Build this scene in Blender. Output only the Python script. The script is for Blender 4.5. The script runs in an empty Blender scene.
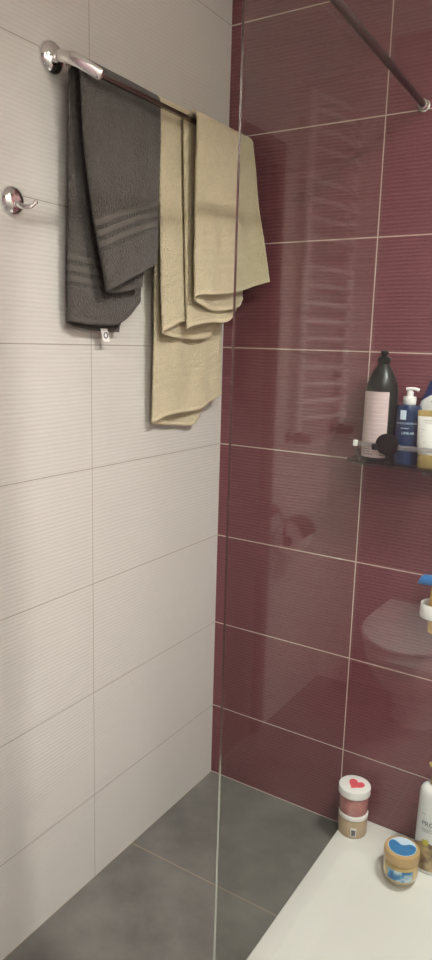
import bpy, bmesh, math, random
from mathutils import Vector, Matrix, noise
random.seed(4)
PI = math.pi
SC = bpy.context.scene
COL = SC.collection
CAM = Vector((1.17142, -1.88139, 1.46575))

# ------------------------------------------------------------------ materials
class NT:
    def __init__(s, name):
        s.m = bpy.data.materials.new(name); s.m.use_nodes = True
        s.t = s.m.node_tree; s.t.nodes.clear()
        s.out = s.t.nodes.new('ShaderNodeOutputMaterial')
    def n(s, typ, **kw):
        nd = s.t.nodes.new(typ)
        for k, v in kw.items(): setattr(nd, k, v)
        return nd
    def l(s, a, b): s.t.links.new(a, b)
    def put(s, sock, v):
        if hasattr(v, 'is_output') or isinstance(v, bpy.types.NodeSocket): s.l(v, sock)
        else: sock.default_value = v
    def math(s, op, a, b=None, c=None):
        nd = s.n('ShaderNodeMath', operation=op)
        s.put(nd.inputs[0], a)
        if b is not None: s.put(nd.inputs[1], b)
        if c is not None: s.put(nd.inputs[2], c)
        return nd.outputs[0]
    def mix(s, f, a, b):
        nd = s.n('ShaderNodeMix', data_type='RGBA')
        s.put(nd.inputs[0], f); s.put(nd.inputs[6], a); s.put(nd.inputs[7], b)
        return nd.outputs[2]
    def noise(s, scale, vec=None, detail=3, rough=.5):
        nd = s.n('ShaderNodeTexNoise'); nd.inputs['Scale'].default_value = scale
        nd.inputs['Detail'].default_value = detail; nd.inputs['Roughness'].default_value = rough
        if vec is not None: s.l(vec, nd.inputs['Vector'])
        return nd.outputs['Fac']
    def pos(s):
        return s.n('ShaderNodeNewGeometry').outputs['Position']
    def obj(s):
        return s.n('ShaderNodeTexCoord').outputs['Object']
    def xyz(s, v):
        nd = s.n('ShaderNodeSeparateXYZ'); s.l(v, nd.inputs[0]); return nd.outputs
    def bump(s, h, strength, dist):
        nd = s.n('ShaderNodeBump'); nd.inputs['Strength'].default_value = strength
        nd.inputs['Distance'].default_value = dist; s.l(h, nd.inputs['Height'])
        return nd.outputs[0]
    def bsdf(s, col, rough=.5, metal=0, spec=.5, bump=None, trans=0, ior=1.5, coat=0, sheen=0, sss=0, alpha=1):
        b = s.n('ShaderNodeBsdfPrincipled')
        s.put(b.inputs['Base Color'], col); s.put(b.inputs['Roughness'], rough)
        b.inputs['Metallic'].default_value = metal
        b.inputs['Specular IOR Level'].default_value = spec
        b.inputs['Transmission Weight'].default_value = trans
        b.inputs['IOR'].default_value = ior
        b.inputs['Coat Weight'].default_value = coat
        b.inputs['Sheen Weight'].default_value = sheen
        b.inputs['Alpha'].default_value = alpha
        if bump is not None: s.l(bump, b.inputs['Normal'])
        return b
    def done(s, b):
        s.l(b.outputs[0], s.out.inputs[0]); return s.m

def C(r, g, b): return (r, g, b, 1)
def plain(name, col, rough=.5, metal=0, vary=.05, scale=60, **kw):
    t = NT(name)
    f = t.noise(scale, t.obj())
    d = tuple(max(0, c*(1-vary)) for c in col[:3])+(1,)
    u = tuple(min(1, c*(1+vary)) for c in col[:3])+(1,)
    return t.done(t.bsdf(t.mix(f, d, u), rough, metal, **kw))

Z0 = .2527
def tile_mat(name, axis, a0, base, base2, grout, gw, rough, ridge, spec=.5, ridge_shade=.1, base_w=.004):
    t = NT(name)
    p = t.pos(); X = t.xyz(p); a = X[axis]; z = X[2]
    def dist(c, o, step):
        m = t.math('FLOORED_MODULO', t.math('ADD', t.math('SUBTRACT', c, o), step/2), step)
        return t.math('ABSOLUTE', t.math('SUBTRACT', m, step/2))
    d = t.math('MINIMUM', dist(a, a0, .6), dist(z, Z0, .3))
    g = t.math('LESS_THAN', d, gw/2)
    base_line = t.math('LESS_THAN', z, base_w)
    g = t.math('MAXIMUM', g, base_line)
    # slow wavy ridges running along the tile
    mp = t.n('ShaderNodeMapping'); mp.inputs['Scale'].default_value = (2.2, 2.2, 5)
    t.l(p, mp.inputs['Vector'])
    nz = t.noise(1.6, mp.outputs[0], 2)
    ph = t.math('ADD', t.math('MULTIPLY', z, 2*PI/.0098), t.math('MULTIPLY', nz, 9))
    mp2 = t.n('ShaderNodeMapping'); mp2.inputs['Scale'].default_value = (4, 4, 40)
    t.l(p, mp2.inputs['Vector'])
    amp = t.math('ADD', t.math('MULTIPLY', t.noise(1.5, mp2.outputs[0], 2), .9), .45)
    rid = t.math('MULTIPLY', t.math('SINE', ph), amp)
    h = t.math('MULTIPLY', rid, t.math('SUBTRACT', 1, g))
    h = t.math('SUBTRACT', h, t.math('MULTIPLY', g, 1.5))
    bp = t.bump(h, 1.0, ridge)
    tone = t.noise(2.5, p, 2)
    # relief shading painted into the tile colour: darker between the crests
    deep = tuple(v*(1-ridge_shade) for v in base[:3])+(1,)
    body = t.mix(t.math('MULTIPLY_ADD', rid, .4, .5), deep, t.mix(tone, base, base2))
    col = t.mix(g, body, grout)
    r = t.math('ADD', t.math('MULTIPLY', g, .6), rough)
    return t.done(t.bsdf(col, r, bump=bp, spec=spec))

M = {}
M['white_tile'] = tile_mat('white wave tile', 1, -.5951, C(.61,.598,.55), C(.66,.648,.60), C(.33,.30,.25), .0022, .09, .00014, ridge_shade=.035, base_w=0)
M['maroon_tile'] = tile_mat('maroon wave tile', 0, .4749, C(.200,.068,.081), C(.225,.078,.092), C(.62,.50,.44), .0031, .14, .00030, ridge_shade=.22)
M['mauve_tile'] = tile_mat('mauve grey tile', 0, .4749, C(.40,.29,.32), C(.44,.32,.35), C(.62,.50,.42), .0031, .13, .00010)
M['right_tile'] = tile_mat('white wave tile right', 1, -.5951, C(.61,.598,.55), C(.66,.648,.60), C(.33,.30,.25), .0022, .09, .00014, ridge_shade=.035, base_w=0)

t = NT('grey stone floor tile'); p = t.pos(); X = t.xyz(p)
m1 = t.math('ABSOLUTE', t.math('SUBTRACT', t.math('FLOORED_MODULO', t.math('ADD', X[1], .4346+.3), .6), .3))
m2 = t.math('ABSOLUTE', t.math('SUBTRACT', t.math('FLOORED_MODULO', t.math('ADD', X[0], .3), .6), .3))
g = t.math('LESS_THAN', t.math('MINIMUM', m1, m2), .0019)
cl = t.noise(5.5, p, 6, .6); cr = t.n('ShaderNodeValToRGB')
cr.color_ramp.elements[0].position = .33; cr.color_ramp.elements[0].color = C(.098,.095,.085)
cr.color_ramp.elements[1].position = .68; cr.color_ramp.elements[1].color = C(.172,.167,.150)
t.l(cl, cr.inputs[0])
M['floor'] = t.done(t.bsdf(t.mix(g, cr.outputs[0], C(.27,.22,.16)), t.math('ADD', t.math('MULTIPLY', cl, .12), .27), spec=.45))
M['ceiling'] = plain('white ceiling paint', C(.78,.76,.72), .9, vary=.02)
M['chrome'] = plain('polished chrome', C(.82,.81,.80), .06, 1, vary=.01)
M['satin'] = plain('satin chrome', C(.85,.84,.82), .22, 1, vary=.01)
M['rail'] = plain('brushed chrome rail', C(.20,.165,.15), .25, 1, vary=.03)
M['dark_chrome'] = plain('dark chrome', C(.17,.13,.135), .38, 1, vary=.03)
M['rubber'] = plain('black plastic', C(.004,.0035,.004), .7, spec=.1)
M['white_plastic'] = plain('white plastic', C(.80,.79,.76), .3, vary=.02)
M['tray'] = plain('white acrylic tray', C(.68,.675,.63), .22, vary=.012, scale=8)
M['ceramic'] = plain('white ceramic', C(.80,.79,.76), .1, vary=.01)
M['enamel'] = plain('white radiator enamel', C(.82,.80,.77), .18, vary=.01)
M['wenge'] = plain('dark wood door', C(.030,.017,.014), .35, vary=.3, scale=9)
M['pump_black'] = plain('dark bottle plastic', C(.008,.013,.010), .3, vary=.1, spec=.3)
M['pink_label'] = plain('pale pink label', C(.62,.49,.49), .55, vary=.05, scale=40)
M['pink_line'] = plain('lighter pink label lines', C(.76,.65,.65), .55)
M['blue'] = plain('deep blue plastic', C(.006,.030,.088), .25, vary=.3, scale=30)
M['navy'] = plain('navy cap plastic', C(.008,.030,.13), .25, vary=.1)
M['ice'] = plain('pale blue print', C(.55,.68,.80), .5)
M['tube'] = plain('cream white tube', C(.72,.715,.67), .35, vary=.02)
M['gold'] = plain('gold plastic', C(.50,.37,.14), .25, .35, vary=.1)
M['ink'] = plain('dark print', C(.03,.03,.06), .6)
M['grey_ink'] = plain('grey print', C(.35,.34,.33), .6)
M['lid_white'] = plain('white lid', C(.80,.79,.76), .4, vary=.02)
M['heart'] = plain('coral heart print', C(.72,.09,.12), .5, vary=.2, scale=150)
M['tan'] = plain('tan cream jar', C(.46,.34,.22), .3, vary=.1, scale=90)
M['bright_blue'] = plain('bright blue plastic', C(.015,.16,.42), .35, vary=.1)
M['amber'] = plain('amber handle', C(.62,.36,.09), .25, vary=.15, coat=.3)
M['pan_white'] = plain('pearl white bottle', C(.74,.75,.73), .3, vary=.03)
M['wave_blue'] = plain('blue wave ink', C(.02,.17,.40), .45, vary=.5, scale=70)
M['sphere_green'] = plain('lime gold print', C(.52,.46,.05), .4, vary=.3)
M['paper'] = plain('toilet paper', C(.80,.78,.75), .9)
M['card'] = plain('cardboard core', C(.10,.07,.05), .9)

t = NT('pink scrub'); nz = t.noise(55, t.obj(), 4, .6)
M['pink_scrub'] = t.done(t.bsdf(t.mix(nz, C(.26,.055,.055), C(.62,.30,.28)), .15, coat=.5))
t = NT('blue wave print'); nz = t.noise(38, t.obj(), 2, .5); r = t.n('ShaderNodeValToRGB')
r.color_ramp.elements[0].position = .40; r.color_ramp.elements[0].color = C(.02,.14,.36)
r.color_ramp.elements[1].position = .62; r.color_ramp.elements[1].color = C(.50,.62,.66)
e = r.color_ramp.elements.new(.5); e.color = C(.04,.24,.46); t.l(nz, r.inputs[0])
M['blue_print'] = t.done(t.bsdf(r.outputs[0], .4))
t = NT('golden butter jar'); nz = t.noise(30, t.obj(), 3)
M['gold_jar'] = t.done(t.bsdf(t.mix(nz, C(.50,.33,.10), C(.62,.47,.20)), .12, coat=.6))
M['gold_lid'] = plain('gold tan lid', C(.50,.33,.14), .3, vary=.1)
t = NT('brown gold swirl print'); nz = t.noise(28, t.obj(), 2); r = t.n('ShaderNodeValToRGB')
r.color_ramp.elements[0].position = .38; r.color_ramp.elements[0].color = C(.13,.075,.035)
r.color_ramp.elements[1].position = .62; r.color_ramp.elements[1].color = C(.50,.38,.20); t.l(nz, r.inputs[0])
M['swirl'] = t.done(t.bsdf(r.outputs[0], .35))

def glass_mat(name, tint, ior=1.5, rough=0.0):
    t = NT(name)
    f = t.n('ShaderNodeFresnel'); bk = t.n('ShaderNodeNewGeometry').outputs['Backfacing']
    t.l(t.math('ADD', ior, t.math('MULTIPLY', bk, 1/ior-ior)), f.inputs[0])
    tr = t.n('ShaderNodeBsdfTransparent'); tr.inputs[0].default_value = tint
    gl = t.n('ShaderNodeBsdfGlossy'); gl.inputs['Roughness'].default_value = rough
    mx = t.n('ShaderNodeMixShader')
    t.l(f.outputs[0], mx.inputs[0]); t.l(tr.outputs[0], mx.inputs[1]); t.l(gl.outputs[0], mx.inputs[2])
    t.l(mx.outputs[0], t.out.inputs[0]); return t.m
M['glass'] = glass_mat('clear shower glass', C(.955,.975,.96), 1.72)
M['shelf_glass'] = glass_mat('clear shelf glass', C(.62,.63,.60), 1.5)
M['strip'] = plain('smoky clear strip', C(.26,.24,.235), .12, vary=.05, alpha=.45)
M['glass_edge'] = plain('polished glass edge', C(.44,.46,.42), .2, 1, vary=.02)

def terry(name, dark, light, band):
    t = NT(name)
    o = t.obj()
    uv = t.n('ShaderNodeUVMap').outputs[0]; UV = t.xyz(uv); v = UV[1]
    n1 = t.noise(170, o, 4, .75); n2 = t.noise(26, o, 3)
    vo = t.n('ShaderNodeTexVoronoi'); vo.inputs['Scale'].default_value = 260; t.l(o, vo.inputs['Vector'])
    hgt = t.math('ADD', t.math('MULTIPLY', vo.outputs['Distance'], .8), n1)
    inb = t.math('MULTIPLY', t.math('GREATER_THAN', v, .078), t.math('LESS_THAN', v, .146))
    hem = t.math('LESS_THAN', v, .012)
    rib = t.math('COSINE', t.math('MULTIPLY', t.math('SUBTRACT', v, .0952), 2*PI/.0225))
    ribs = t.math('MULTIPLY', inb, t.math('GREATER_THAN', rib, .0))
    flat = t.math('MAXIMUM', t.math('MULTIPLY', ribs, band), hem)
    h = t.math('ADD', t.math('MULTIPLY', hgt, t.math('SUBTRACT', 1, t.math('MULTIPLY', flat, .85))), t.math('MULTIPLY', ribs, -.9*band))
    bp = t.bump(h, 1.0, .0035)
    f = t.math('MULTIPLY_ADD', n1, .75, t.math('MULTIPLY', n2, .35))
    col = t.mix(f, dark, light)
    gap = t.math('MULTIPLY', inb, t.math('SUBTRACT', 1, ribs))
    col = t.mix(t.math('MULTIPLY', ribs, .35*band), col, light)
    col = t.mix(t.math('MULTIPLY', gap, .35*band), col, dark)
    return t.done(t.bsdf(col, .95, spec=.1, bump=bp, sheen=.15))
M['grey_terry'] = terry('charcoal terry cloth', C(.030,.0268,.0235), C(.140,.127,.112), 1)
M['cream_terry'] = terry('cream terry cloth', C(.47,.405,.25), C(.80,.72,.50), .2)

t = NT('warm white lamp diffuser'); e = t.n('ShaderNodeEmission')
e.inputs[0].default_value = C(1, .965, .925); e.inputs[1].default_value = 325
t.l(e.outputs[0], t.out.inputs[0]); M['lamp'] = t.m

# ------------------------------------------------------------------ object helpers
def wloc(o):
    v = Vector((0,0,0))
    while o is not None: v += o.location; o = o.parent
    return v
def obj(name, bm, mat, parent=None, smooth=True, sharp=40):
    me = bpy.data.meshes.new(name)
    if parent is not None: bmesh.ops.translate(bm, verts=bm.verts[:], vec=-wloc(parent))
    bm.normal_update()
    bm.to_mesh(me); bm.free()
    if isinstance(mat, (list, tuple)):
        for m in mat: me.materials.append(m)
    else: me.materials.append(mat)
    if smooth:
        for pl in me.polygons: pl.use_smooth = True
        try: me.set_sharp_from_angle(angle=math.radians(sharp))
        except Exception: pass
    o = bpy.data.objects.new(name, me); COL.objects.link(o)
    if parent is not None: o.parent = parent
    return o
def thing(name, label, cat, loc, group=None):
    o = bpy.data.objects.new(name, None); COL.objects.link(o); o.location = loc
    o.empty_display_size = .05
    o['label'] = label; o['category'] = cat
    if group: o['group'] = group
    return o
def struct(o): o['kind'] = 'structure'; return o

def box(bm, x0, x1, y0, y1, z0, z1, bev=0, seg=2):
    b = bmesh.new(); bmesh.ops.create_cube(b, size=1)
    for v in b.verts:
        v.co = Vector(((x0+x1)/2+v.co.x*(x1-x0), (y0+y1)/2+v.co.y*(y1-y0), (z0+z1)/2+v.co.z*(z1-z0)))
    if bev: bmesh.ops.bevel(b, geom=b.edges[:], offset=bev, segments=seg, profile=.5, affect='EDGES')
    join(bm, b); return bm
def join(bm, b):
    me = bpy.data.meshes.new('tmp'); b.to_mesh(me); b.free(); bm.from_mesh(me); bpy.data.meshes.remove(me)
def rings(bm, rs, cap0=True, cap1=True, closed=True):
    vs = [[bm.verts.new(p) for p in r] for r in rs]
    n = len(rs[0])
    for a, b in zip(vs, vs[1:]):
        for i in range(n if closed else n-1):
            j = (i+1) % n
            bm.faces.new((a[i], a[j], b[j], b[i]))
    if cap0: bm.faces.new(list(reversed(vs[0])))
    if cap1: bm.faces.new(vs[-1])
    return vs
def lathe(bm, c, prof, e0=(0,-1), rx=1, ry=1, seg=40, cap0=True, cap1=True):
    """profile of (radius, height) about the vertical through c; rx across, ry along e0"""
    c = Vector(c); f = Vector((e0[0], e0[1], 0)).normalized(); r = Vector((-f.y, f.x, 0))
    rings(bm, [[c + r*(rr*rx*math.sin(2*PI*i/seg)) - f*(rr*ry*math.cos(2*PI*i/seg)) + Vector((0,0,h)) for i in range(seg)] for rr, h in prof], cap0, cap1)
    return bm
def spin(bm, p0, d, prof, seg=28):
    """profile of (radius, distance along d) about axis d from p0"""
    p0 = Vector(p0); d = Vector(d).normalized(); u = d.orthogonal().normalized(); w = d.cross(u)
    rings(bm, [[p0 + d*h + u*(r*math.cos(2*PI*i/seg)) + w*(r*math.sin(2*PI*i/seg)) for i in range(seg)] for r, h in prof])
    return bm
def catmull(pts, n):
    P = [Vector(p) for p in pts]; P = [2*P[0]-P[1]] + P + [2*P[-1]-P[-2]]
    out = []
    for i in range(1, len(P)-2):
        for k in range(n):
            t = k/n
            a, b, c, d = P[i-1:i+3]
            out.append(.5*((2*b)+(c-a)*t+(2*a-5*b+4*c-d)*t*t+(3*b-a-3*c+d)*t**3))
    out.append(P[-2]); return out
def tube(bm, pts, r, seg=14, r2=None, up=None):
    """tube along pts; r may be a list; r2 = second half-width across"""
    pts = [Vector(p) for p in pts]; n = len(pts)
    R = r if isinstance(r, list) else [r]*n
    R2 = R if r2 is None else (r2 if isinstance(r2, list) else [r2]*n)
    rs = []; u = Vector(up) if up else None
    for i, p in enumerate(pts):
        d = (pts[min(i+1, n-1)] - pts[max(i-1, 0)]).normalized()
        if u is None: u = d.orthogonal()
        u = (u - d*u.dot(d)).normalized(); w = d.cross(u)
        rs.append([p + u*(R[i]*math.cos(2*PI*k/seg)) + w*(R2[i]*math.sin(2*PI*k/seg)) for k in range(seg)])
    rings(bm, rs); return bm
def patch(bm, c, R, t0, t1, z0, z1, e0, rx=None, n=24, off=.0006):
    """curved label strip on an upright (oval) body"""
    c = Vector(c); f = Vector((e0[0], e0[1], 0)).normalized(); r = Vector((-f.y, f.x, 0))
    rx = R if rx is None else rx
    def P(t, z): return c + r*((rx+off)*math.sin(t)) + f*((R+off)*math.cos(t)) + Vector((0,0,z))
    lo = [bm.verts.new(P(t0+(t1-t0)*i/n, z0)) for i in range(n+1)]
    hi = [bm.verts.new(P(t0+(t1-t0)*i/n, z1)) for i in range(n+1)]
    for i in range(n): bm.faces.new((lo[i], lo[i+1], hi[i+1], hi[i]))
    return bm
def text_bm(body, size, place):
    cu = bpy.data.curves.new('tmp', 'FONT'); cu.body = body; cu.size = size; cu.align_x = 'CENTER'
    o = bpy.data.objects.new('tmp', cu); COL.objects.link(o)
    dg = bpy.context.evaluated_depsgraph_get()
    me = bpy.data.meshes.new_from_object(o.evaluated_get(dg))
    bm = bmesh.new(); bm.from_mesh(me)
    bpy.data.objects.remove(o); bpy.data.curves.remove(cu); bpy.data.meshes.remove(me)
    for v in bm.verts: v.co = place(v.co.x, v.co.y)
    return bm
def on_body(c, R, z, e0, rx=None, t0=0, off=.001):
    c = Vector(c); f = Vector((e0[0], e0[1], 0)).normalized(); r = Vector((-f.y, f.x, 0)); rx = R if rx is None else rx
    def place(x, y):
        t = t0 + x/max(R, rx)
        return c + r*((rx+off)*math.sin(t)) + f*((R+off)*math.cos(t)) + Vector((0,0,z+y))
    return place
def facing(c):
    d = CAM - Vector(c); d.z = 0; d.normalize(); return (d.x, d.y)

# ------------------------------------------------------------------ the room
RX, NY, CH = 1.73, -2.53, 2.62
bm = bmesh.new(); box(bm, -.1, RX+.1, NY-.1, .1, -.1, 0); struct(obj('floor', bm, M['floor'], smooth=False))
bm = bmesh.new(); box(bm, -.1, RX+.1, NY-.1, .1, CH, CH+.1); struct(obj('ceiling', bm, M['ceiling'], smooth=False))
DY0, DY1, DZ = -1.938, -1.10, 2.12
bm = bmesh.new()
box(bm, -.1, 0, DY1, 0, 0, CH); box(bm, -.1, 0, NY, DY0, 0, CH); box(bm, -.1, 0, DY0, DY1, DZ, CH)
struct(obj('wall_left', bm, M['white_tile'], smooth=False))
bm = bmesh.new(); box(bm, -.1, RX+.1, 0, .1, 0, CH); struct(obj('wall_far', bm, M['maroon_tile'], smooth=False))
bm = bmesh.new(); box(bm, -.1, RX+.1, NY-.1, NY, 0, CH); struct(obj('wall_near', bm, M['mauve_tile'], smooth=False))
bm = bmesh.new(); box(bm, RX, RX+.1, NY, 0, 0, CH); struct(obj('wall_right', bm, M['right_tile'], smooth=False))
# pipe boxing in the corner behind the photographer
bm = bmesh.new(); box(bm, 0, .14, NY, NY+.05, 0, CH); struct(obj('trim_1', bm, M['white_tile'], smooth=False))
# door in the left wall
bm = bmesh.new()
box(bm, -.06, .012, DY0, DY0+.06, 0, DZ, .002); box(bm, -.06, .012, DY1-.06, DY1, 0, DZ, .002); box(bm, -.06, .012, DY0+.06, DY1-.06, DZ-.06, DZ, .002)
door = struct(obj('door_1', bm, M['wenge']))
bm = bmesh.new(); box(bm, -.05, -.01, DY0+.062, DY1-.062, .004, DZ-.062, .002)
for z0, z1 in ((.2,.95),(1.1,1.95)): box(bm, -.012, -.006, DY0+.18, DY1-.18, z0, z1, .002)
leaf = obj('door_leaf', bm, M['wenge'], door)
bm = bmesh.new(); spin(bm, (-.01, DY1-.12, 1.02), (1,0,0), [(.024,0),(.024,.008),(.01,.01),(.01,.05)])
tube(bm, [(.035, DY1-.12, 1.02), (.04, DY1-.15, 1.02), (.04, DY1-.24, 1.02)], .009); obj('door_handle', bm, M['chrome'], door)

# ceiling lamps
for i, (lx, ly, lab) in enumerate(((1.5, -.72, 'round white ceiling lamp above the shower tray'), (1.5, -1.75, 'round white ceiling lamp above the room near the toilet'))):
    L = thing('ceiling_lamp', lab, 'lamp', (lx, ly, CH), 'ceiling lamps')
    b = bmesh.new(); spin(b, (lx, ly, CH), (0,0,-1), [(.14,0),(.14,.082),(.136,.085),(.112,.085),(.110,.082),(.110,.020),(.05,.020)]); obj('lamp_base', b, M['white_plastic'], L)
    b = bmesh.new(); spin(b, (lx, ly, CH-.0205), (0,0,-1), [(.105,0),(.105,.003),(.10,.004)]); obj('diffuser', b, M['lamp'], L)

# ------------------------------------------------------------------ shower tray and screen
TX0, TX1, TY0, TY1, TZ = .508, 1.71, -.81, -.001, .05
def rrect(x0, x1, y0, y1, r, z, n=8):
    out = []
    for cx, cy, a in ((x1-r, y1-r, 0), (x0+r, y1-r, PI/2), (x0+r, y0+r, PI), (x1-r, y0+r, 1.5*PI)):
        for k in range(n+1):
            t = a + PI/2*k/n; out.append(Vector((cx+r*math.cos(t), cy+r*math.sin(t), z)))
    return out
bm = bmesh.new()
R = [rrect(TX0, TX1, TY0, TY1, .004, 0), rrect(TX0, TX1, TY0, TY1, .004, TZ-.004), rrect(TX0+.001, TX1-.001, TY0+.001, TY1-.001, .004, TZ-.001), rrect(TX0+.004, TX1-.004, TY0+.004, TY1-.004, .004, TZ)]
for i, (k, dz) in enumerate(((0,0),(.10,.001),(.24,.006),(.5,.018),(.8,.027),(1,.030))):
    s = .075*k
    R.append(rrect(TX0+.045+s, TX1-.06-s*.6, TY0+.045+s*.5, TY1-.135-s, .05+.02*k, TZ-dz))
R.append(rrect(1.02, 1.2, -.5, -.3, .05, TZ-.036))
rings(bm, R)
tray = obj('shower_tray', bm, M['tray'], sharp=60)
tray['label'] = 'low white shower tray along the maroon wall with rounded sunken basin'; tray['category'] = 'shower tray'
bm = bmesh.new(); spin(bm, (1.11, -.4, TZ-.0362), (0,0,1), [(.045,0),(.045,.003),(.038,.005)]); obj('drain_cover', bm, M['chrome'], tray)

GX0, GX1, GY0, GY1, GZ0, GZ1 = .515, 1.715, -.797, -.789, .0515, 2.13
S = thing('shower_screen', 'tall clear glass shower screen standing on the front edge of the white tray', 'shower screen', (1.1, -.793, TZ))
bm = bmesh.new(); box(bm, GX0, GX1, GY0, GY1, GZ0, GZ1)
for f in bm.faces: f.material_index = 0 if abs(f.normal.y) > .5 else 1
obj('glass_panel', bm, [M['glass'], M['glass_edge']], S, smooth=False)
BX, BZ = .585, 2.06
bm = bmesh.new(); spin(bm, (BX-.010, -.006, BZ), (.040,-1,0), [(.008,0),(.008,.77)]); obj('support_bar', bm, M['dark_chrome'], S)
bm = bmesh.new(); spin(bm, (BX, -.0005, BZ), (0,-1,0), [(.015,0),(.015,.005),(.012,.008),(.012,.02),(.010,.021)]); bmesh.ops.translate(bm, verts=bm.verts[:], vec=(-.010,0,0)); obj('wall_flange', bm, M['chrome'], S)
bm = bmesh.new(); box(bm, BX, BX+.04, -.789, -.766, BZ-.02, BZ+.02, .003); box(bm, BX, BX+.04, -.806, -.797, BZ-.02, BZ+.02, .003); obj('glass_clamp', bm, M['chrome'], S)

# ------------------------------------------------------------------ towel rail with two bars
FBX, FBZ, RBX, RBZ = .100, 2.004, .050, 2.024
T = thing('towel_rail', 'chrome double towel rail on the white tile wall carrying grey and cream towels', 'towel rail', (0, -.40, 2.04))
for y, s in ((-.715, 1), (-.085, -1)):
    bm = bmesh.new(); spin(bm, (.0005, y, 2.04), (1,0,0), [(.033,0),(.033,.005),(.030,.011),(.022,.016),(.010,.019)]); obj('rosette', bm, M['chrome'], T)
    bm = bmesh.new()
    pts = catmull([(.012, y, 2.04), (.035, y-.004*s, 2.038), (.07, y+.006*s, 2.026), (.100, y+.034*s, 2.006), (.101, y+.042*s, 2.003)], 8)
    n = len(pts); tube(bm, pts, [.0125]*n, 16, [.0065]*n, up=(0,0,1)); obj('arm', bm, M['satin'], T)
bm = bmesh.new(); box(bm, FBX-.006, FBX+.006, -.675, -.125, FBZ-.0048, FBZ+.0048, .002); box(bm, FBX+.005, FBX+.0075, -.675, -.125, FBZ-.0015, FBZ+.0015, .0007)
obj('bar', bm, M['rail'], T)
bm = bmesh.new(); spin(bm, (RBX, -.705, RBZ), (0,1,0), [(.0065,0),(.0065,.61)]); spin(bm, (RBX, -.715, RBZ), (0,1,0), [(.006,0),(.010,.004),(.010,.012),(.0065,.016)])
obj('bar', bm, M['rail'], T)

# ------------------------------------------------------------------ towels
def flap(bm, uvl, xb, zb, side, cols, rb, seg=6, rows=110, wob=.003, seed=0, power=1.6, xpow=.75, band=.0028):
    """cloth sheet hung over a bar at (xb, zb): cols = (y_top, layer_offset, y_bottom, x_bottom, z_bottom) round its cross-section"""
    ctl = catmull([Vector((c[0], c[1], 0)) for c in cols], seg)
    bot = catmull([Vector((c[2], c[3], c[4])) for c in cols], seg)
    arc = 7; grid = []; u = 0
    for i, (a, b) in enumerate(zip(ctl, bot)):
        if i: u += (bot[i]-bot[i-1]).length
        Rr = rb + max(a.y, .002); line = []
        for k in range(arc):
            th = PI/2*k/arc
            line.append(Vector((xb+side*Rr*math.sin(th), a.x, zb+Rr*math.cos(th))))
        for k in range(rows+1):
            s = k/rows
            z = zb + (b.z-zb)*s
            y = a.x + (b.x-a.x)*s**power
            x0 = xb+side*Rr
            x = x0 + (b.y-x0)*s**xpow
            w = noise.noise(Vector((y*16, z*1.9, seed)))*wob*min(1, s*3)*(.6+.6*s)
            w2 = noise.noise(Vector((y*40, z*9, seed+5)))*wob*.28*min(1, s*4)
            v = z - b.z
            g = band*sum(math.exp(-((v-q)/.0048)**2) for q in (.084,.1065,.129,.147)) + band*.5*math.exp(-((v-.014)/.003)**2)
            pile = noise.noise(Vector((y*150, z*150, seed+9)))*.0009
            line.append(Vector((max(.007, x+w+w2-g+pile), min(-.008, y), z)))
        grid.append((line, u))
    V = [[bm.verts.new(p) for p in l] for l, _ in grid]
    for i in range(len(V)-1):
        for k in range(len(V[0])-1):
            f = bm.faces.new((V[i][k], V[i+1][k], V[i+1][k+1], V[i][k+1]))
            for lp, (ii, kk) in zip(f.loops, ((i,k),(i+1,k),(i+1,k+1),(i,k+1))):
                lp[uvl].uv = (grid[ii][1], V[ii][kk].co.z - V[ii][-1].co.z)
def towel(name, label, mat, flaps, loc, thick=.0055):
    bm = bmesh.new(); uvl = bm.loops.layers.uv.new('UVMap')
    for f in flaps: flap(bm, uvl, **f)
    o = bpy.data.objects.new(name, bpy.data.meshes.new(name))
    bmesh.ops.translate(bm, verts=bm.verts[:], vec=-Vector(loc))
    bm.normal_update(); bm.to_mesh(o.data); bm.free(); o.data.materials.append(mat)
    for p in o.data.polygons: p.use_smooth = True
    o.location = loc; COL.objects.link(o)
    md = o.modifiers.new('thickness', 'SOLIDIFY'); md.thickness = thick; md.offset = 0
    o['label'] = label; o['category'] = 'towel'
    return o
RB = .0075
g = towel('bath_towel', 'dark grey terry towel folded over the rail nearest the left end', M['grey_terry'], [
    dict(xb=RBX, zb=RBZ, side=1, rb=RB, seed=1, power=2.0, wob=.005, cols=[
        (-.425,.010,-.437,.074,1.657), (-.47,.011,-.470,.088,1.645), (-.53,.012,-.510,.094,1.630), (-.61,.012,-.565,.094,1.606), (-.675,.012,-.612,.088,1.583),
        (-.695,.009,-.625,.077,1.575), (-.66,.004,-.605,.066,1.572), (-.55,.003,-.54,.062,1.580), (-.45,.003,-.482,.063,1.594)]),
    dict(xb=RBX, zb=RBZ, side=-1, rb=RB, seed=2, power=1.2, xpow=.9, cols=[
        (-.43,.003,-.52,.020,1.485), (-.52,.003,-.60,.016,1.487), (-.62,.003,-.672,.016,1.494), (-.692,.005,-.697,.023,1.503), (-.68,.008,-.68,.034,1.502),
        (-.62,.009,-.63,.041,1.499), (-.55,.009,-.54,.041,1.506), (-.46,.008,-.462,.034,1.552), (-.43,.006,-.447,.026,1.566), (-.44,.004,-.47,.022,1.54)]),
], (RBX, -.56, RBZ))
bm = bmesh.new(); box(bm, .0245, .0255, -.590, -.566, 1.4615, 1.492, .0002, 1)
for v in bm.verts: v.co.y += (v.co.z-1.49)*-.25; v.co.x += (1.49-v.co.z)*.1
tag = obj('care_tag', bm, M['white_plastic'], g, smooth=False); tag['label'] = 'small white care tag with a dark ring mark'
bm = bmesh.new(); pts = [Vector((.0272, -.574+.0065*math.sin(a), 1.476+.0065*math.cos(a))) for a in [2*PI*k/20 for k in range(21)]]
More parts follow.
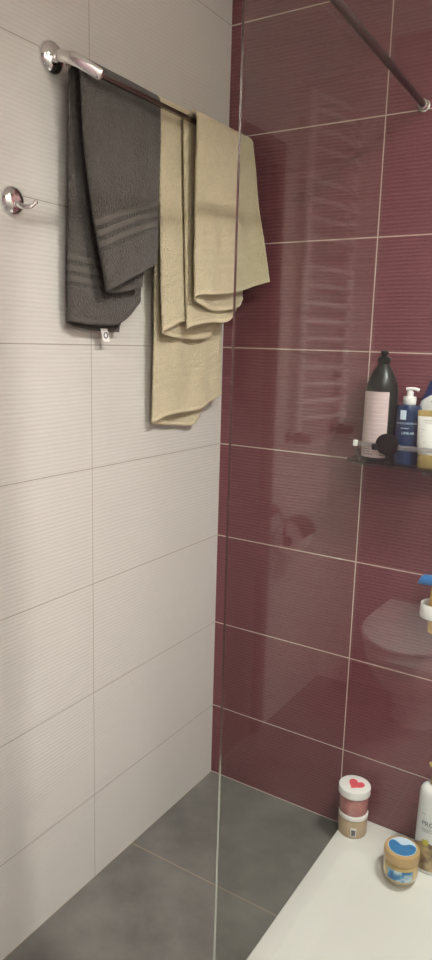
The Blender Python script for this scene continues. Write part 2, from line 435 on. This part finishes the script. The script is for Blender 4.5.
tube(bm, pts, .0013, 6); obj('ring_mark', bm, M['ink'], tag)

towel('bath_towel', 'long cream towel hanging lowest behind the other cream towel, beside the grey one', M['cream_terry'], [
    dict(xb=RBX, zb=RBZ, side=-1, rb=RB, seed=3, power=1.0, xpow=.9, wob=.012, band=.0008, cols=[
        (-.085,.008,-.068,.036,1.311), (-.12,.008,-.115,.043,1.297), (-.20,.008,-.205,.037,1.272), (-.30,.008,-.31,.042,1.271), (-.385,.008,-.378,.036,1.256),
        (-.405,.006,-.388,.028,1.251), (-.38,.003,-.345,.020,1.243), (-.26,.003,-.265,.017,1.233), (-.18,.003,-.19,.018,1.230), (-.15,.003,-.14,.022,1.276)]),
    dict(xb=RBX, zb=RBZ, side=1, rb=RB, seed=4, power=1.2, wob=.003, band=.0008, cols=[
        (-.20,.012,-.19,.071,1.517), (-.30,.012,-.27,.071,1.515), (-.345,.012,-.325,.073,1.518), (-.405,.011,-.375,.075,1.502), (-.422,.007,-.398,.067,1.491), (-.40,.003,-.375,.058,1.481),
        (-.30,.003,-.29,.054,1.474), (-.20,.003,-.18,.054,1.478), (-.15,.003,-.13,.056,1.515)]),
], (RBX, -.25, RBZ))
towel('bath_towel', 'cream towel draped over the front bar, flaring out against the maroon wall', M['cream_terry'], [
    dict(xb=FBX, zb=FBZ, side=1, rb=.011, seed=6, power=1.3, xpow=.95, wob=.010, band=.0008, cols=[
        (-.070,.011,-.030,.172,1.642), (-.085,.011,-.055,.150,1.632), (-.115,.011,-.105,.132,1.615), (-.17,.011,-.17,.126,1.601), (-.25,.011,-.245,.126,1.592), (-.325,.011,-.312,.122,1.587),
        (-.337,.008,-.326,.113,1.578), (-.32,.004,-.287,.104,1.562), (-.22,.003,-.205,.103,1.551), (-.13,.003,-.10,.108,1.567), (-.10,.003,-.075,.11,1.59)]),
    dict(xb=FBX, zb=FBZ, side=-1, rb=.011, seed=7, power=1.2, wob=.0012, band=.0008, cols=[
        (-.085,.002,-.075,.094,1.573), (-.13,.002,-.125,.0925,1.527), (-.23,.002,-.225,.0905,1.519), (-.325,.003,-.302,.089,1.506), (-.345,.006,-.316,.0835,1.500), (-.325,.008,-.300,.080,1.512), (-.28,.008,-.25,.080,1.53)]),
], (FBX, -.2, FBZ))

# ------------------------------------------------------------------ robe hook
H = thing('robe_hook', 'small round chrome robe hook on the white tiles left of the towels', 'hook', (0, -.831, 1.738))
bm = bmesh.new(); spin(bm, (.0005, -.831, 1.738), (1,0,0), [(.029,0),(.029,.004),(.0265,.010),(.019,.0145),(.010,.016)]); obj('backplate', bm, M['chrome'], H)
bm = bmesh.new(); pts = catmull([(.012,-.831,1.732),(.030,-.826,1.726),(.042,-.818,1.726),(.047,-.810,1.734)], 8)
n = len(pts); tube(bm, pts, [.0065-.003*i/n for i in range(n)], 12)
bmesh.ops.create_uvsphere(bm, u_segments=14, v_segments=10, radius=.005, matrix=Matrix.Translation((.047,-.809,1.735)))
obj('hook', bm, M['chrome'], H)

# ------------------------------------------------------------------ wall shelf and its bottles
SZ = 1.166
W = thing('wall_shelf', 'clear glass shelf with front rail on the maroon wall holding bottles', 'shelf', (.70, 0, SZ))
bm = bmesh.new()
def shelf_outline(z):
    o = [Vector((.955, -.001, z)), Vector((.455, -.001, z))]
    for k in range(9):
        a = PI + PI/2*k/8; o.append(Vector((.455+.06+.06*math.cos(a), -.055+.06*math.sin(a), z)))
    for k in range(9):
        a = 1.5*PI + PI/2*k/8; o.append(Vector((.955-.06+.06*math.cos(a), -.055+.06*math.sin(a), z)))
    return o
rings(bm, [shelf_outline(SZ-.007), shelf_outline(SZ-.0005)])
obj('shelf_plate', bm, M['shelf_glass'], W, smooth=False)
bm = bmesh.new(); tube(bm, [Vector((p.x, p.y-.0015, SZ-.0038)) for p in shelf_outline(0)[2:]], .0011, 6); obj('edge_trim', bm, M['rail'], W)
bm = bmesh.new(); pts = [(.497,-.1125,1.214),(.56,-.1155,1.214),(.9,-.1155,1.214)]
tube(bm, pts, .0065, 12, .0015, up=(0,0,1)); obj('front_rail', bm, M['strip'], W)
bm = bmesh.new(); box(bm, .488, .499, -.118, -.107, 1.207, 1.223, .002); o = obj('end_cap', bm, M['white_plastic'], W); o['label'] = 'small white end cap'
bm = bmesh.new(); tube(bm, [(.4935,-.1125,1.21),(.4935,-.1,1.19),(.497,-.085,SZ)], .0025, 8); obj('post', bm, M['dark_chrome'], W)
bm = bmesh.new(); spin(bm, (.578,-.110,1.214), (0,-1,0), [(.028,0),(.028,.004),(.024,.010),(.012,.014)])
bmesh.ops.transform(bm, matrix=Matrix.Translation((.580,0,1.219)) @ Matrix.Diagonal((1.12,1,1.0,1)) @ Matrix.Translation((-.578,0,-1.214)), verts=bm.verts[:])
box(bm, .540, .562, -.121, -.112, 1.202, 1.218, .003)
tube(bm, [(.590,-.112,1.20),(.597,-.112,1.18),(.597,-.106,SZ)], .006, 10)
o = obj('rail_clip', bm, M['rubber'], W); o['label'] = 'black rounded clip on the rail'
for x in (.675, .85):
    bm = bmesh.new(); spin(bm, (x, -.001, SZ-.016), (0,-1,0), [(.014,0),(.014,.02),(.011,.022),(.011,.07),(.006,.072)]); obj('bracket', bm, M['dark_chrome'], W)

# tall dark bottle with pale pink label
c = (.538, -.0605, SZ); e0 = facing(c)
B = thing('pump_bottle', 'tall black pump bottle with pale pink label at left end of the shelf', 'bottle', c)
bm = bmesh.new(); rb = .0435
prof = [(rb-.004,0),(rb-.001,.002),(rb,.006),(rb,.175),(rb-.001,.19),(rb-.004,.205),(rb-.009,.22),(rb-.0165,.236),(rb-.0245,.249),(rb-.0295,.256),(rb-.031,.259)]
lathe(bm, c, prof, e0); obj('bottle_body', bm, M['pump_black'], B)
bm = bmesh.new(); lathe(bm, c, [(.0165,.2592),(.0175,.262),(.0170,.274),(.010,.277),(.0075,.279),(.0075,.281)], e0, seg=24)
lathe(bm, c, [(.0095,.2812),(.0105,.283),(.0100,.290),(.006,.292)], e0, seg=20)
tube(bm, [Vector(c)+Vector((.0,-.004,.287)), Vector(c)+Vector((-.002,.012,.2865)), Vector(c)+Vector((-.004,.020,.284))], .0042, 10)
obj('pump', bm, M['pump_black'], B)
bm = bmesh.new(); patch(bm, c, rb, -1.35, .46, .013, .186, e0)
lb = obj('label_sheet', bm, M['pink_label'], B); lb['label'] = 'pale pink paper label with fine text lines'
bm = bmesh.new()
for k, z in enumerate((.172,.160,.150,.139,.127,.116,.104,.093,.080,.068,.060)): patch(bm, c, rb, -1.0, .25+.1*math.sin(k*2.3), z, z+.0013, e0, n=12, off=.001)
obj('text_lines', bm, M['pink_line'], lb)
bm = bmesh.new()
for a, b, z in ((-1.0,-.45,.034),(-1.0,-.5,.028),(-1.0,-.3,.021),(.05,.45,.020),(.05,.3,.026)):
    bm = bmesh.new(); patch(bm, c, rb, a, b, z, z+.0016, e0, n=8, off=.001); obj('text_line', bm, M['ink'], lb)

# blue bottle, white pump
c = (.613, -.0575, SZ); e0 = facing(c)
B = thing('pump_bottle', 'blue pump bottle with white pump head between black bottle and white tube', 'bottle', c)
bm = bmesh.new(); rx, ry = .0345, .029
lathe(bm, c, [(.93,0),(.985,.002),(1,.006),(1,.06),(.985,.10),(.955,.135),(.93,.147),(.86,.153),(.55,.156)], e0, rx, ry); obj('bottle_body', bm, M['blue'], B)
bm = bmesh.new(); lathe(bm, c, [(.0155,.156),(.0165,.158),(.0165,.174),(.0155,.176),(.0085,.1765),(.0085,.189),(.0055,.1892),(.0055,.192)], e0, seg=24)
f = Vector((e0[0], e0[1], 0)); r = Vector((-f.y, f.x, 0)); cc = Vector(c)
tube(bm, catmull([cc-r*.011+Vector((0,0,.195)), cc+Vector((0,0,.1965)), cc+r*.012+Vector((0,0,.196)), cc+r*.022+Vector((0,0,.1925))], 5), .0040, 12, .0038, up=(0,0,1))
o = obj('pump', bm, M['white_plastic'], B); o['label'] = 'white pump head with long nozzle'
bm = bmesh.new(); patch(bm, c, ry, -.62, -.16, .118, .142, e0, rx, n=8, off=.0008); obj('square_mark', bm, M['ice'], B)
tb = text_bm('LA ROCHE-POSAY', .0072, on_body(c, ry, .106, e0, rx, -.05, .0009)); obj('lettering', tb, M['ice'], B, smooth=False)
tb = text_bm('LIPIKAR', .0095, on_body(c, ry, .080, e0, rx, .05, .0009)); obj('lettering', tb, M['ice'], B, smooth=False)
bm = bmesh.new()
for a, b, z in ((-.5,.1,.095),(-.4,.5,.046),(-.5,-.2,.04)):
    bm = bmesh.new(); patch(bm, c, ry, a, b, z, z+.0013, e0, rx, n=8, off=.0009); obj('text_line', bm, M['ice'], B)

# white tube on a gold cap
c = (.682, -.079, SZ); e0 = facing(c)
B = thing('cream_tube', 'white tube with gold band standing on its gold cap on the shelf', 'tube', c)
bm = bmesh.new(); lathe(bm, c, [(.94,0),(1,.002),(1,.031),(.97,.034)], e0, .030, .022); o = obj('cap', bm, M['gold'], B); o['label'] = 'gold cap at the bottom'
bm = bmesh.new(); f = Vector((e0[0], e0[1], 0)); r = Vector((-f.y, f.x, 0)); cc = Vector(c); RR = []
for h, ax, ay in ((.034,.0285,.020),(.037,.0315,.0215),(.045,.033,.021),(.08,.0345,.0165),(.11,.0355,.0095),(.131,.0365,.003),(.145,.0368,.0013)):
    RR.append([cc + r*(ax*math.sin(2*PI*i/36)) - f*(ay*math.cos(2*PI*i/36)) + Vector((0,0,h)) for i in range(36)])
rings(bm, RR); obj('tube_body', bm, M['tube'], B)
bm = bmesh.new(); RR = []
for h in (.1305,.131,.1455,.146): RR.append([cc + r*(.0371*math.sin(2*PI*i/36)) - f*(.0036*math.cos(2*PI*i/36)) + Vector((0,0,h)) for i in range(36)])
rings(bm, RR); o = obj('crimp_band', bm, M['gold'], B); o['label'] = 'gold band across the flat end'
bm = bmesh.new()
for k, (z, a, b) in enumerate(((.121,-.022,.012),(.115,-.018,.02),(.098,-.026,.016),(.090,-.026,.024),(.082,-.024,.010),(.066,-.02,.02))):
    y = .0215 - (.0215-.003)*((z-.037)/.094)**1.15 + .0012
    q = [cc + r*a + f*(y*math.sqrt(max(.1,1-(a/.036)**2))+.0012) + Vector((0,0,z)), cc + r*b + f*(y*math.sqrt(max(.1,1-(b/.036)**2))+.0012) + Vector((0,0,z))]
    tube(bm, [q[0], (q[0]+q[1])/2 + f*.001, q[1]], .0007, 5)
obj('text_lines', bm, M['grey_ink'], B)

# white bottle with blue cap behind the tube
c = (.676, -.0305, SZ); e0 = (0,-1)
B = thing('shampoo_bottle', 'white shampoo bottle with slanted navy blue top behind the white tube', 'bottle', c)
def hs(z):   # half-width of the flask at a height
    for (z0, w0), (z1, w1) in zip(HP, HP[1:]):
        if z <= z1: return w0+(w1-w0)*(z-z0)/(z1-z0)
    return HP[-1][1]
HP = [(0,.042),(.01,.046),(.06,.050),(.11,.050),(.14,.047),(.165,.041),(.185,.033),(.205,.026),(.225,.020)]
def flask(lo, hi):
    RR = []
    for k in range(15):
        row = []
        for i in range(36):
            a = 2*PI*i/36; x = math.sin(a)
            z0, z1 = lo(x), hi(x); z = z0+(z1-z0)*k/14
            w = hs(z); row.append(Vector((c[0]+w*math.sin(a), c[1]-.019*min(1, w/.042)*math.cos(a), c[2]+z)))
        RR.append(row)
    return RR
seam = lambda x: (.188)+.012*x - .012*x*x
bm = bmesh.new(); rings(bm, flask(lambda x: 0, seam)); obj('bottle_body', bm, M['white_plastic'], B)
bm = bmesh.new(); rings(bm, flask(lambda x: seam(x)+.0003, lambda x: .222+.003*x)); o = obj('cap', bm, M['navy'], B); o['label'] = 'navy blue top'
tb = text_bm('d&s', .017, lambda x, y: Vector((c[0]+.004+x, c[1]-.0205, c[2]+.163+y))); obj('lettering', tb, M['ink'], B, smooth=False)

# ------------------------------------------------------------------ holder with blue-headed squeegee
c = (.722, 0, .78)
Hd = thing('wall_holder', 'white plastic ring holder on the maroon wall gripping an amber handle', 'holder', c)
bm = bmesh.new(); box(bm, .70, .744, -.006, -.0005, .755, .815, .002); obj('backplate', bm, M['white_plastic'], Hd)
bm = bmesh.new(); RR = []
for r_, z in ((.031,.758),(.035,.758),(.0365,.763),(.036,.794),(.034,.797),(.0305,.794),(.0305,.763),(.031,.758)):
    RR.append([Vector((.720+r_*math.sin(2*PI*i/36), -.046-r_*math.cos(2*PI*i/36), z)) for i in range(36)])
rings(bm, RR, False, False); obj('ring', bm, M['white_plastic'], Hd)
Q = thing('squeegee', 'blue-headed squeegee with amber handle standing in the white wall holder', 'squeegee', (.722,-.046,.71))
bm = bmesh.new(); tube(bm, [(.724,-.046,.712),(.724,-.046,.716),(.724,-.046,.77),(.724,-.046,.83),(.724,-.046,.845)], [.012,.0165,.0185,.017,.014], 18); obj('handle', bm, M['amber'], Q)
bm = bmesh.new()
box(bm, .676, .772, -.062, -.030, .846, .870, .007, 3)
for v in bm.verts: v.co.x += (v.co.z-.858)*.45*(1 if v.co.x < .72 else -1); v.co.z += (v.co.x-.72)*.04
obj('head', bm, M['bright_blue'], Q)

# ------------------------------------------------------------------ jars on the tray
def jar_profile(r, h): return [(r-.003,0),(r-.0006,.0015),(r,.004),(r,h-.004),(r-.002,h-.001),(r-.004,h)]
c = (.546, -.070, TZ); e0 = facing(c)
J = thing('cosmetic_jar', 'tan jar with barcode under the pink jar, bottom of the stack on the tray', 'jar', c)
bm = bmesh.new(); lathe(bm, c, jar_profile(.0415, .056), e0); obj('jar_body', bm, M['tan'], J)
bm = bmesh.new(); lathe(bm, c, [(.041,.0562),(.0425,.0575),(.0425,.068),(.041,.0695)], e0); o = obj('lid', bm, M['lid_white'], J); o['label'] = 'flat white lid'
bm = bmesh.new(); patch(bm, c, .0415, -.12, .28, .008, .036, e0, n=8); bl = obj('barcode_label', bm, M['lid_white'], J)
bm = bmesh.new()
for k in range(9): patch(bm, c, .0415, -.07, .23, .011+k*.0022, .011+k*.0022+(.0013 if k % 3 else .0018), e0, n=6, off=.0011)
obj('barcode_bars', bm, M['ink'], bl)
c = (.5435, -.068, TZ+.0696)
J = thing('cosmetic_jar', 'pink scrub jar with red heart on its white lid, on top of the tan jar', 'jar', c)
bm = bmesh.new(); lathe(bm, c, jar_profile(.042, .064), e0); obj('jar_body', bm, M['pink_scrub'], J)
bm = bmesh.new(); lathe(bm, c, [(.045,.0565),(.0465,.058),(.0465,.0775),(.0455,.0795),(.043,.0805)], e0); lid = obj('lid', bm, M['lid_white'], J); lid['label'] = 'thick white lid'
bm = bmesh.new(); f = Vector((e0[0], e0[1], 0)); r = Vector((-f.y, f.x, 0)); out = []
for k in range(40):
    a = 2*PI*k/40; hx = 16*math.sin(a)**3; hy = 13*math.cos(a)-5*math.cos(2*a)-2*math.cos(3*a)-math.cos(4*a)
    out.append((hx*.00150, hy*.00165))
rot = math.radians(-28)
def hp(x, y, z):
    X = x*math.cos(rot)-y*math.sin(rot)+.003; Y = x*math.sin(rot)+y*math.cos(rot)
    return Vector(c)+r*X-f*Y+Vector((0,0,z))
rings(bm, [[hp(x, y, .0804) for x, y in out], [hp(x, y, .0812) for x, y in out]]); o = obj('heart_print', bm, M['heart'], lid); o['label'] = 'coral red heart'

c = (.722, -.164, TZ); e0 = facing(c)
J = thing('cosmetic_jar', 'golden jar with blue and white printed lid alone in front of the white bottle', 'jar', c)
bm = bmesh.new(); lathe(bm, c, [(.036,0),(.042,.002),(.0455,.008),(.0465,.02),(.0455,.042),(.043,.050),(.041,.052)], e0); obj('jar_body', bm, M['gold_jar'], J)
bm = bmesh.new(); lathe(bm, c, [(.043,.0522),(.0465,.054),(.0475,.058),(.0475,.078),(.0460,.0825),(.042,.0845)], e0); lid = obj('lid', bm, M['gold_lid'], J); lid['label'] = 'gold tan screw lid'
bm = bmesh.new(); lathe(bm, c, [(.0375,.0845),(.0375,.0850)], e0); lp = obj('lid_print', bm, M['ice'], lid); lp['label'] = 'pale round print on the lid'
f = Vector((e0[0], e0[1], 0)); r = Vector((-f.y, f.x, 0)); out = []
for k in range(25):
    a = math.radians(-205+215*k/24); out.append((.036*math.cos(a), .036*math.sin(a)))
for k in range(1, 12):
    q = k/12; out.append((out[24][0]*(1-q)+out[0][0]*q, out[24][1]*(1-q)+out[0][1]*q+.006*math.sin(q*9)))
bm = bmesh.new(); rings(bm, [[Vector(c)+r*x+f*(-y)+Vector((0,0,z)) for x, y in out] for z in (.0849,.0854)]); o = obj('wave_print', bm, M['wave_blue'], lp); o['label'] = 'blue wave shape'
bm = bmesh.new(); patch(bm, c, .0465, -.75, .75, .012, .042, e0, off=.0008); o = obj('label_sheet', bm, M['blue_print'], J); o['label'] = 'blue patterned label'

# white and gold pump bottle at the right edge
c = (.782, -.091, TZ); e0 = facing(c)
B = thing('pump_bottle', 'large pearl white bottle with gold pump standing on the tray beside golden jar', 'bottle', c)
rx, ry = .045, .036
bm = bmesh.new(); lathe(bm, c, [(.94,0),(.99,.002),(1,.006),(1.0,.06),(.985,.15),(.965,.222),(.93,.237),(.82,.247),(.60,.252),(.36,.254)], e0, rx, ry); obj('bottle_body', bm, M['pan_white'], B)
bm = bmesh.new(); lathe(bm, c, [(.0150,.2542),(.0172,.256),(.0172,.278),(.0150,.281),(.0065,.2815),(.0065,.305)], e0, seg=24); cc = Vector(c); f = Vector((e0[0], e0[1], 0)); r = Vector((-f.y, f.x, 0))
lathe(bm, c, [(.011,.305),(.0125,.307),(.0125,.322),(.010,.325)], e0, seg=24)
tube(bm, catmull([cc+Vector((0,0,.316)), cc-r*.012+f*.004+Vector((0,0,.3165)), cc-r*.024+f*.008+Vector((0,0,.312))], 5), .0075, 12)
o = obj('pump', bm, M['gold'], B); o['label'] = 'gold pump head and collar'
bm = bmesh.new(); n = 30; lo = []; hi = []
def sw(t, z): return cc + r*((rx+.0009)*math.sin(t)) + f*((ry+.0009)*math.cos(t)) + Vector((0,0,z))
for i in range(n+1):
    tt = -1.5+3.0*i/n; lo.append(bm.verts.new(sw(tt, .012))); hi.append(bm.verts.new(sw(tt, .085+.012*math.sin(tt*2.2+2.3))))
for i in range(n): bm.faces.new((lo[i], lo[i+1], hi[i+1], hi[i]))
o = obj('swirl_print', bm, M['swirl'], B); o['label'] = 'brown and gold lower print'
bm = bmesh.new(); patch(bm, c, ry, -.55, -.2, .088, .104, e0, rx, n=8, off=.0016); obj('lime_mark', bm, M['sphere_green'], B)
tb = text_bm('PRO-V', .019, on_body(c, ry, .146, e0, rx, -.12, .0012)); obj('lettering', tb, M['ink'], B, smooth=False)
bm = bmesh.new()
for a, b, z in ((-.7,.5,.134),(-.6,.4,.128),(-.8,-.5,.178)):
    bm = bmesh.new(); patch(bm, c, ry, a, b, z, z+.002, e0, rx, n=10, off=.0012); obj('text_line', bm, M['grey_ink'], B)

# ------------------------------------------------------------------ things seen mirrored in the glass
# towel radiator on the left wall behind the door
def yr(v): return -1.588 - v
Rd = thing('towel_radiator', 'white ladder towel radiator with bowed bars on the white wall past the door', 'radiator', (0, yr(.66), 1.13))
y0, y1 = yr(.47), yr(.88)
for y in (y0, y1):
    bm = bmesh.new(); tube(bm, [(.045, y, 1.15), (.045, y, 2.32)], .015, 14); obj('upright', bm, M['enamel'], Rd)
zs = [1.20,1.262,1.324,1.386,  1.49,1.552,1.614,1.676,1.738,  1.842,1.904,1.966,2.028,  2.132,2.194,2.256,2.30]
for z in zs:
    bm = bmesh.new(); tube(bm, [(.045+.05*math.sin(PI*k/10), y0+(y1-y0)*k/10, z) for k in range(11)], .0105, 10); obj('bar', bm, M['enamel'], Rd)
for y in (y0, y1):
    for z in (1.25, 2.22):
        bm = bmesh.new(); spin(bm, (.0005, y, z), (1,0,0), [(.016,0),(.016,.004),(.007,.006),(.007,.035)]); obj('wall_bracket', bm, M['chrome'], Rd)
    bm = bmesh.new(); spin(bm, (.045, y, 1.15), (0,0,-1), [(.012,-.005),(.012,.012),(.018,.014),(.018,.04),(.012,.043)]); spin(bm, (.0005, y, 1.125), (1,0,0), [(.02,0),(.02,.004),(.008,.006),(.008,.05)])
    spin(bm, (.045, y, 1.125), (1,0,0), [(.012,0),(.017,.012),(.017,.045),(.012,.05)]); obj('valve', bm, M['dark_chrome'], Rd)

# paper holder + roll
Hp = thing('toilet_paper_holder', 'chrome toilet paper holder with cover flap on the white wall by the toilet', 'toilet paper holder', (0, yr(.41), .80))
yc = yr(.41)
bm = bmesh.new(); spin(bm, (.0005, yc+.03, .865), (1,0,0), [(.024,0),(.024,.006),(.012,.009),(.010,.03)]); obj('backplate', bm, M['dark_chrome'], Hp)
bm = bmesh.new()
tube(bm, [(.03, yc+.03, .865), (.05, yc+.06, .86), (.075, yc+.075, .83), (.075, yc+.075, .78), (.075, yc+.06, .775), (.075, yc-.075, .775)], .005, 10); obj('arm', bm, M['dark_chrome'], Hp)
bm = bmesh.new(); RR = []
for rr in (.064, .067):
    RR.append([])
pts_in = [Vector((.075+.064*math.cos(a), 0, .775+.064*math.sin(a))) for a in [math.radians(10+100*k/10) for k in range(11)]]
pts_out = [Vector((.075+.067*math.cos(a), 0, .775+.067*math.sin(a))) for a in [math.radians(110-100*k/10) for k in range(11)]]
lp = pts_in+pts_out
rings(bm, [[p+Vector((0, yc-.055, 0)) for p in lp], [p+Vector((0, yc+.055, 0)) for p in lp]]); obj('cover_flap', bm, M['dark_chrome'], Hp)
P = thing('toilet_roll', 'white toilet roll hanging on the chrome holder', 'toilet paper', (.075, yc, .755))
bm = bmesh.new(); RR = []
for r_, y in ((.02,-.048),(.052,-.048),(.054,-.046),(.054,.046),(.052,.048),(.02,.048),(.02,-.048)):
    RR.append([Vector((.075+r_*math.cos(2*PI*i/32), yc+y, .762+r_*math.sin(2*PI*i/32))) for i in range(32)])
rings(bm, RR, False, False); obj('paper', bm, M['paper'], P)
bm = bmesh.new(); RR = []
for r_, y in ((.0198,-.0482),(.0188,-.0482),(.0188,.0482),(.0198,.0482),(.0198,-.0482)):
    RR.append([Vector((.075+r_*math.cos(2*PI*i/32), yc+y, .762+r_*math.sin(2*PI*i/32))) for i in range(32)])
rings(bm, RR, False, False); obj('cardboard_core', bm, M['card'], P)

# wall-hung toilet on the near wall
TXc = .48
To = thing('toilet', 'white toilet with closed lid against the near mauve wall', 'toilet', (TXc, NY, 0))
def dshape(w, d, z, y_back=0., n=28):
    out = []
    for k in range(n+1):
        a = PI*k/n
        out.append(Vector((TXc + w*math.cos(a)*(1 if True else 1), NY+y_back + (d*.45) + (d*.55)*math.sin(a)**.9, z)))
    out += [Vector((TXc-w*.96, NY+y_back+.0005, z)), Vector((TXc+w*.96, NY+y_back+.0005, z))]
    return out
bm = bmesh.new(); rings(bm, [dshape(.105,.26,0), dshape(.11,.28,.10), dshape(.135,.34,.16), dshape(.165,.46,.24), dshape(.178,.525,.33), dshape(.182,.54,.385), dshape(.178,.535,.395)]); obj('bowl', bm, M['ceramic'], To)
bm = bmesh.new(); rings(bm, [dshape(.176,.48,.396,.05), dshape(.180,.485,.40,.05), dshape(.180,.485,.41,.05), dshape(.176,.48,.413,.05)]); obj('seat', bm, M['white_plastic'], To)
bm = bmesh.new(); rings(bm, [dshape(.178,.482,.4135,.05), dshape(.184,.49,.418,.05), dshape(.184,.49,.428,.05), dshape(.176,.48,.434,.05)]); obj('lid', bm, M['white_plastic'], To)

# ------------------------------------------------------------------ camera, world, view
cd = bpy.data.cameras.new('camera'); co = bpy.data.objects.new('camera', cd); COL.objects.link(co)
fw = Vector((-.52258,.83089,-.19114)); rt = Vector((.84341,.53661,.02671)); up = Vector((-.12476,.14725,.9812))
co.matrix_world = Matrix(((rt.x, up.x, -fw.x, CAM.x), (rt.y, up.y, -fw.y, CAM.y), (rt.z, up.z, -fw.z, CAM.z), (0,0,0,1)))
cd.sensor_fit = 'VERTICAL'; cd.sensor_height = 24; cd.lens = 704.377/960*24; cd.clip_start = .01
SC.camera = co
w = bpy.data.worlds.new('world'); SC.world = w; w.use_nodes = True
w.node_tree.nodes['Background'].inputs[0].default_value = C(.02,.019,.018)
vs = SC.view_settings; vs.view_transform = 'Standard'; vs.look = 'None'; vs.gamma = 1; vs.use_curve_mapping = False; vs.exposure = .56
SC.cycles.transparent_max_bounces = 16
